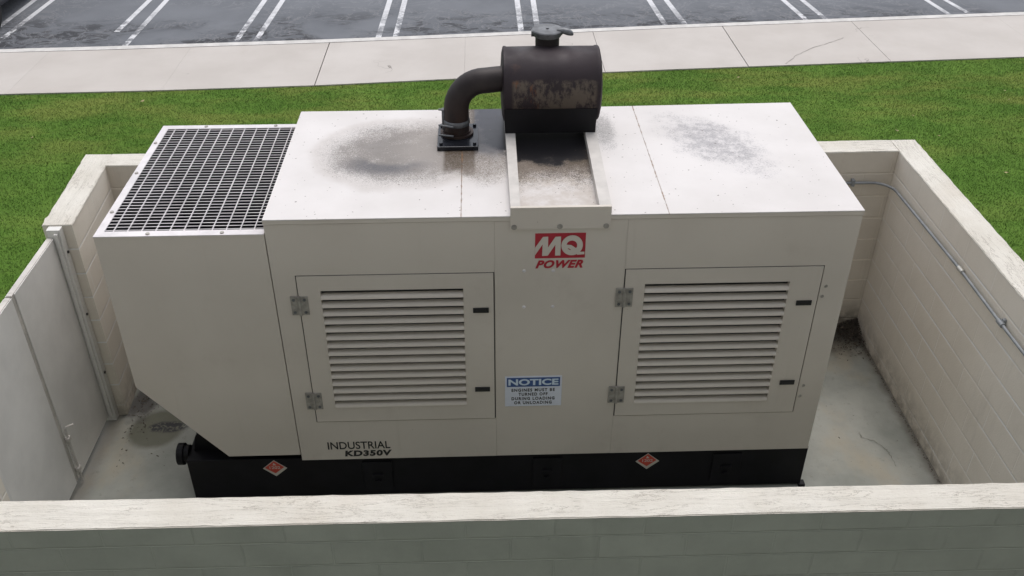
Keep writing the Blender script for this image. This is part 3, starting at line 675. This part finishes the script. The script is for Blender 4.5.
# exhaust pipe
bm = bmesh.new(); r = .081; e = .185
path = [(2.050, 1.05, 2.285), (2.050, 1.05, 2.36), (2.050, 1.05, 2.435)] + [(2.050 + e * (1 - math.cos(a)), 1.05 + .02 * math.sin(a), 2.435 + e * math.sin(a)) for a in [R(9 * k) for k in range(1, 11)]] + [(2.30, 1.085, 2.621), (2.362, 1.10, 2.621)]
tube(bm, path, r, 32); EP = obj('exhaust_pipe', bm, M['pipe'], G, True)
bm = bmesh.new(); cyl(bm, (2.050, 1.05, 2.2695), (2.050, 1.05, 2.283), .108, 28); cyl(bm, (2.050, 1.05, 2.284), (2.050, 1.05, 2.292), .090, 28); obj('pipe_collar', bm, M['pipe'], EP, True)
bm = bmesh.new(); box(bm, 1.925, 2.188, .845, 1.20, H + .001, H + .030, .004); FL = obj('flange_plate', bm, M['plate'], EP)
for x, y in ((1.95, .88), (2.165, .88), (1.95, 1.16), (2.165, 1.16)): bm = bmesh.new(); cyl(bm, (x, y, H + .030), (x, y, H + .045), .013, 6); obj('flange_bolt', bm, M['plate'], FL)
bm = bmesh.new(); tube(bm, [(2.050, 1.05, 2.335), (2.050, 1.05, 2.345), (2.050, 1.05, 2.365), (2.050, 1.05, 2.372)], [.082, .087, .087, .082], 28); box(bm, 1.955, 1.985, 1.03, 1.07, 2.30, 2.44, .003)
cyl(bm, (1.935, .985, 2.355), (2.03, .955, 2.352), .007, 8); cyl(bm, (1.935, .965, 2.295), (2.03, .94, 2.295), .007, 8); cyl(bm, (1.935, 1.06, 2.43), (1.985, 1.05, 2.43), .007, 8)
obj('pipe_clamp', bm, M['cap'], EP, True)

# ------------------------------------------------------------------ decals
LY = -.0012
lx0, lx1, lz0, lz1 = 2.508, 2.802, 1.948, 2.118
def lp(u, v): return (lx0 + (u - 165) / 525 * (lx1 - lx0), lz1 - (v - 92) / 260 * (lz1 - lz0))
LG = obj('logo', bx(lx0, lx1, LY, -.0003, lz0, lz1), M['red'], G)
bm = bmesh.new()
def poly(pts, y=LY - .001):
    q = [lp(*p) for p in pts]; prism(bm, [(a, b) for a, b in q], 'y', y, y - .0006)
poly([(166, 238), (245, 128), (300, 126), (240, 210), (166, 318)])
poly([(246, 127), (300, 126), (300, 238), (240, 325)], LY - .0014)
poly([(240, 325), (300, 322), (432, 125), (375, 127)][::-1], LY - .0018)
poly([(376, 127), (432, 125), (432, 322), (376, 322)], LY - .0026)
ns = 36; cx, cy = 550, 217; ring_o = []; 
for k in range(ns):
    a0, a1 = 2 * math.pi * k / ns, 2 * math.pi * (k + 1) / ns
    def o_(a): return (cx + 112 * math.cos(a), cy + 104 * math.sin(a))
    def i_(a): return (cx - 3 + 56 * math.cos(a), cy + 50 * math.sin(a))
    poly([o_(a0), o_(a1), i_(a1), i_(a0)], LY - .0034)
poly([(468, 208), (540, 212), (590, 245), (640, 285), (682, 284), (682, 312), (610, 316), (560, 278), (520, 248), (478, 246)], LY - .0042)
obj('logo_letters', bm, PA, LG)
obj('logo_word', text_bm([('POWER', 2.512, 2.794, 1.878, 1.935, .35)], LY, .045, 1.12), M['red'], LG)
SG = obj('notice_sign', bx(2.331, 2.696, -.0035, -.0005, .814, 1.062), M['white'], G)
obj('notice_header', bx(2.343, 2.684, -.0045, -.0036, .978, 1.052), M['blue'], SG)
obj('notice_word', text_bm([('NOTICE', 2.353, 2.674, .990, 1.041, 0)], -.0046, .035), M['pale'], SG)
obj('notice_text', text_bm([('ENGINES MUST BE', 2.373, 2.652, .937, .962, 0), ('TURNED OFF', 2.418, 2.606, .902, .927, 0), ('DURING LOADING', 2.373, 2.652, .866, .891, 0), ('OR UNLOADING', 2.390, 2.634, .831, .856, 0)], -.0036, .028, 1.25), M['txtblack'], SG)
obj('model_lettering', text_bm([('INDUSTRIAL', 1.148, 1.563, .466, .532, 0)], -.0003, .012), M['txtblack'], G)
obj('model_lettering', text_bm([('KD350V', 1.255, 1.570, .400, .453, .10)], -.0003, .05, 1.12), M['txtblack'], G)
for cx_, cz_ in ((.768, .287), (3.310, .270)):
    y = .0195
    bm = bmesh.new(); prism(bm, [(cx_ - .082, cz_), (cx_, cz_ + .074), (cx_ + .082, cz_), (cx_, cz_ - .074)], 'y', y, y - .001); dd = obj('hazard_diamond', bm, M['hzpaper'], G)
    bm = bmesh.new(); prism(bm, [(cx_ - .068, cz_ + .006), (cx_, cz_ + .068), (cx_ + .062, cz_ + .010), (cx_ - .002, cz_ - .046)], 'y', y - .0012, y - .002); obj('diamond_field', bm, M['hazard'], dd)
    bm = text_bm([('1202', cx_ - .036, cx_ + .036, cz_ - .004, cz_ + .020, 0)], y - .002, .01)
    prism(bm, [(cx_ - .012, cz_ + .030), (cx_ - .004, cz_ + .052), (cx_ + .004, cz_ + .040), (cx_ + .012, cz_ + .030)], 'y', y - .0022, y - .0028)
    obj('diamond_mark', bm, M['hzpaper'], dd)

# ------------------------------------------------------------------ parked car beyond the kerb, far left
def car(cx, fy):
    C = thing('parked_car', (cx, fy + 2.2, -.12), 'dark navy parked car, only its front corner showing at the top left of the lot', 'car')
    g = -.12; hw = .89
    sec = [(0, .34, .58, .62), (.12, .28, .70, .80), (.5, .26, .80, .90), (1.15, .25, .92, .96), (2.2, .25, .95, 1), (3.3, .25, .98, 1), (4.1, .27, 1.0, .95), (4.42, .35, .92, .84)]
    bm = bmesh.new(); rings = []
    for y, zb, zt, k in sec:
        w = hw * k; pr = [(-w * .96, zb), (-w, zb + .15), (-w, (zb + zt) / 2 + .05), (-w * .93, zt - .05), (-w * .8, zt), (0, zt + .02), (w * .8, zt), (w * .93, zt - .05), (w, (zb + zt) / 2 + .05), (w, zb + .15), (w * .96, zb)]
        rings.append([bm.verts.new((cx + a, fy + y, g + b)) for a, b in pr])
    for A, B in zip(rings, rings[1:]):
        for i in range(len(A)): bm.faces.new((A[i], A[(i + 1) % len(A)], B[(i + 1) % len(B)], B[i]))
    bm.faces.new(rings[0]); bm.faces.new(rings[-1]); obj('body', bm, M['carp'], C, True)
    bm = bmesh.new(); rings = []
    for y, zt, w, wt in ((1.15, .93, .80, .78), (1.95, 1.40, .82, .60), (2.9, 1.44, .82, .62), (3.55, 1.30, .82, .60), (4.1, .99, .80, .76)):
        rings.append([bm.verts.new((cx + a, fy + y, g + b)) for a, b in ((-w, .93), (-wt, zt), (wt, zt), (w, .93))])
    for A, B in zip(rings, rings[1:]):
        for i in range(4): bm.faces.new((A[i], A[(i + 1) % 4], B[(i + 1) % 4], B[i]))
    bm.faces.new(rings[0]); bm.faces.new(rings[-1]); obj('window_glass', bm, M['glass'], C)
    obj('roof', bx(cx - .58, cx + .58, fy + 1.98, fy + 3.5, g + 1.425, g + 1.455, bev=.012), M['carp'], C)
    for y in (.85, 3.5):
        for s in (-1, 1):
            bm = bmesh.new(); cyl(bm, (cx + s * .72, fy + y, g + .32), (cx + s * .90, fy + y, g + .32), .32, 28); wh = obj('wheel', bm, M['tyre'], C, True)
            bm = bmesh.new(); cyl(bm, (cx + s * .885, fy + y, g + .32), (cx + s * .907, fy + y, g + .32), .2, 20); obj('rim', bm, M['rim'], wh, True)
    for s in (-1, 1):
        bm = bmesh.new(); box(bm, cx + s * .55 - .15, cx + s * .55 + .15, fy + .02, fy + .10, g + .56, g + .68, .02); obj('headlight', bm, M['lamp'], C)
        bm = bmesh.new(); box(bm, cx + s * .96 - .08, cx + s * .96 + .08, fy + 1.4, fy + 1.5, g + .95, g + 1.07, .02); obj('mirror', bm, M['carp'], C)
    obj('grille', bx(cx - .35, cx + .35, fy - .02, fy + .02, g + .40, g + .56, bev=.01), M['black'], C)
car(-6.22, 9.35)

# ------------------------------------------------------------------ the building the picture is taken from (its wall shades the near faces)
B = thing('building', (2, -6, 0), 'tall plain office building facade standing behind the viewpoint', 'building')
obj('facade', bx(-16, 20, -6.4, -5.15, -.3, 7.5), M['sand'], B)
for z in (1.0, 4.2, 7.6):
    for k in range(10): 
        f = obj('window', bx(-14 + k * 3.4, -11.2 + k * 3.4, -5.15, -5.11, z, z + 1.7, bev=.01), M['glass'], B)

bm = bx(-16, 20, -5.15, -1.656, -.10, -.006); struct('path', bm, M['pad'])
# ------------------------------------------------------------------ camera, sky, light
cam = bpy.data.cameras.new('camera'); co = bpy.data.objects.new('camera', cam); COL.objects.link(co); S.camera = co
a, b, c = R(34.0376), R(2.0725), R(.1081)
fw = Vector((math.sin(b) * math.cos(a), math.cos(b) * math.cos(a), -math.sin(a))); rt = Vector((math.cos(b), -math.sin(b), 0)); up = rt.cross(fw)
r2 = rt * math.cos(c) + up * math.sin(c); u2 = -rt * math.sin(c) + up * math.cos(c)
m = Matrix((r2, u2, -fw)).transposed().to_4x4(); m.translation = Vector((2.2038, -4.7281, 4.9373)); co.matrix_world = m
cam.sensor_width = 36; cam.lens = 955.756 / 1024 * 36; cam.clip_end = 2000; cam.clip_start = .05

w = bpy.data.worlds.new('World'); S.world = w; w.use_nodes = True; nt = w.node_tree
bg = nt.nodes['Background']; sky = nt.nodes.new('ShaderNodeTexSky'); sky.sky_type = 'NISHITA'; sky.sun_disc = False
EL, AZ = R(68), R(15)
sky.sun_elevation = EL; sky.sun_rotation = AZ; sky.dust_density = 3; sky.air_density = 1; sky.ozone_density = 1
hs = nt.nodes.new('ShaderNodeHueSaturation'); hs.inputs['Saturation'].default_value = .30
nt.links.new(sky.outputs[0], hs.inputs['Color']); nt.links.new(hs.outputs[0], bg.inputs[0]); bg.inputs[1].default_value = .15
sl = bpy.data.lights.new('sun', 'SUN'); sl.energy = .55; sl.angle = R(40); sl.color = (1, .95, .90)
so = bpy.data.objects.new('sun', sl); COL.objects.link(so)
sd = Vector((math.sin(AZ) * math.cos(EL), math.cos(AZ) * math.cos(EL), math.sin(EL))); so.rotation_euler = sd.to_track_quat('Z', 'Y').to_euler()
so.location = (0, 5, 12)
S.view_settings.view_transform = 'Standard'; S.view_settings.look = 'None'; S.view_settings.exposure = 0.50; S.view_settings.gamma = 1
S.render.engine = 'CYCLES'
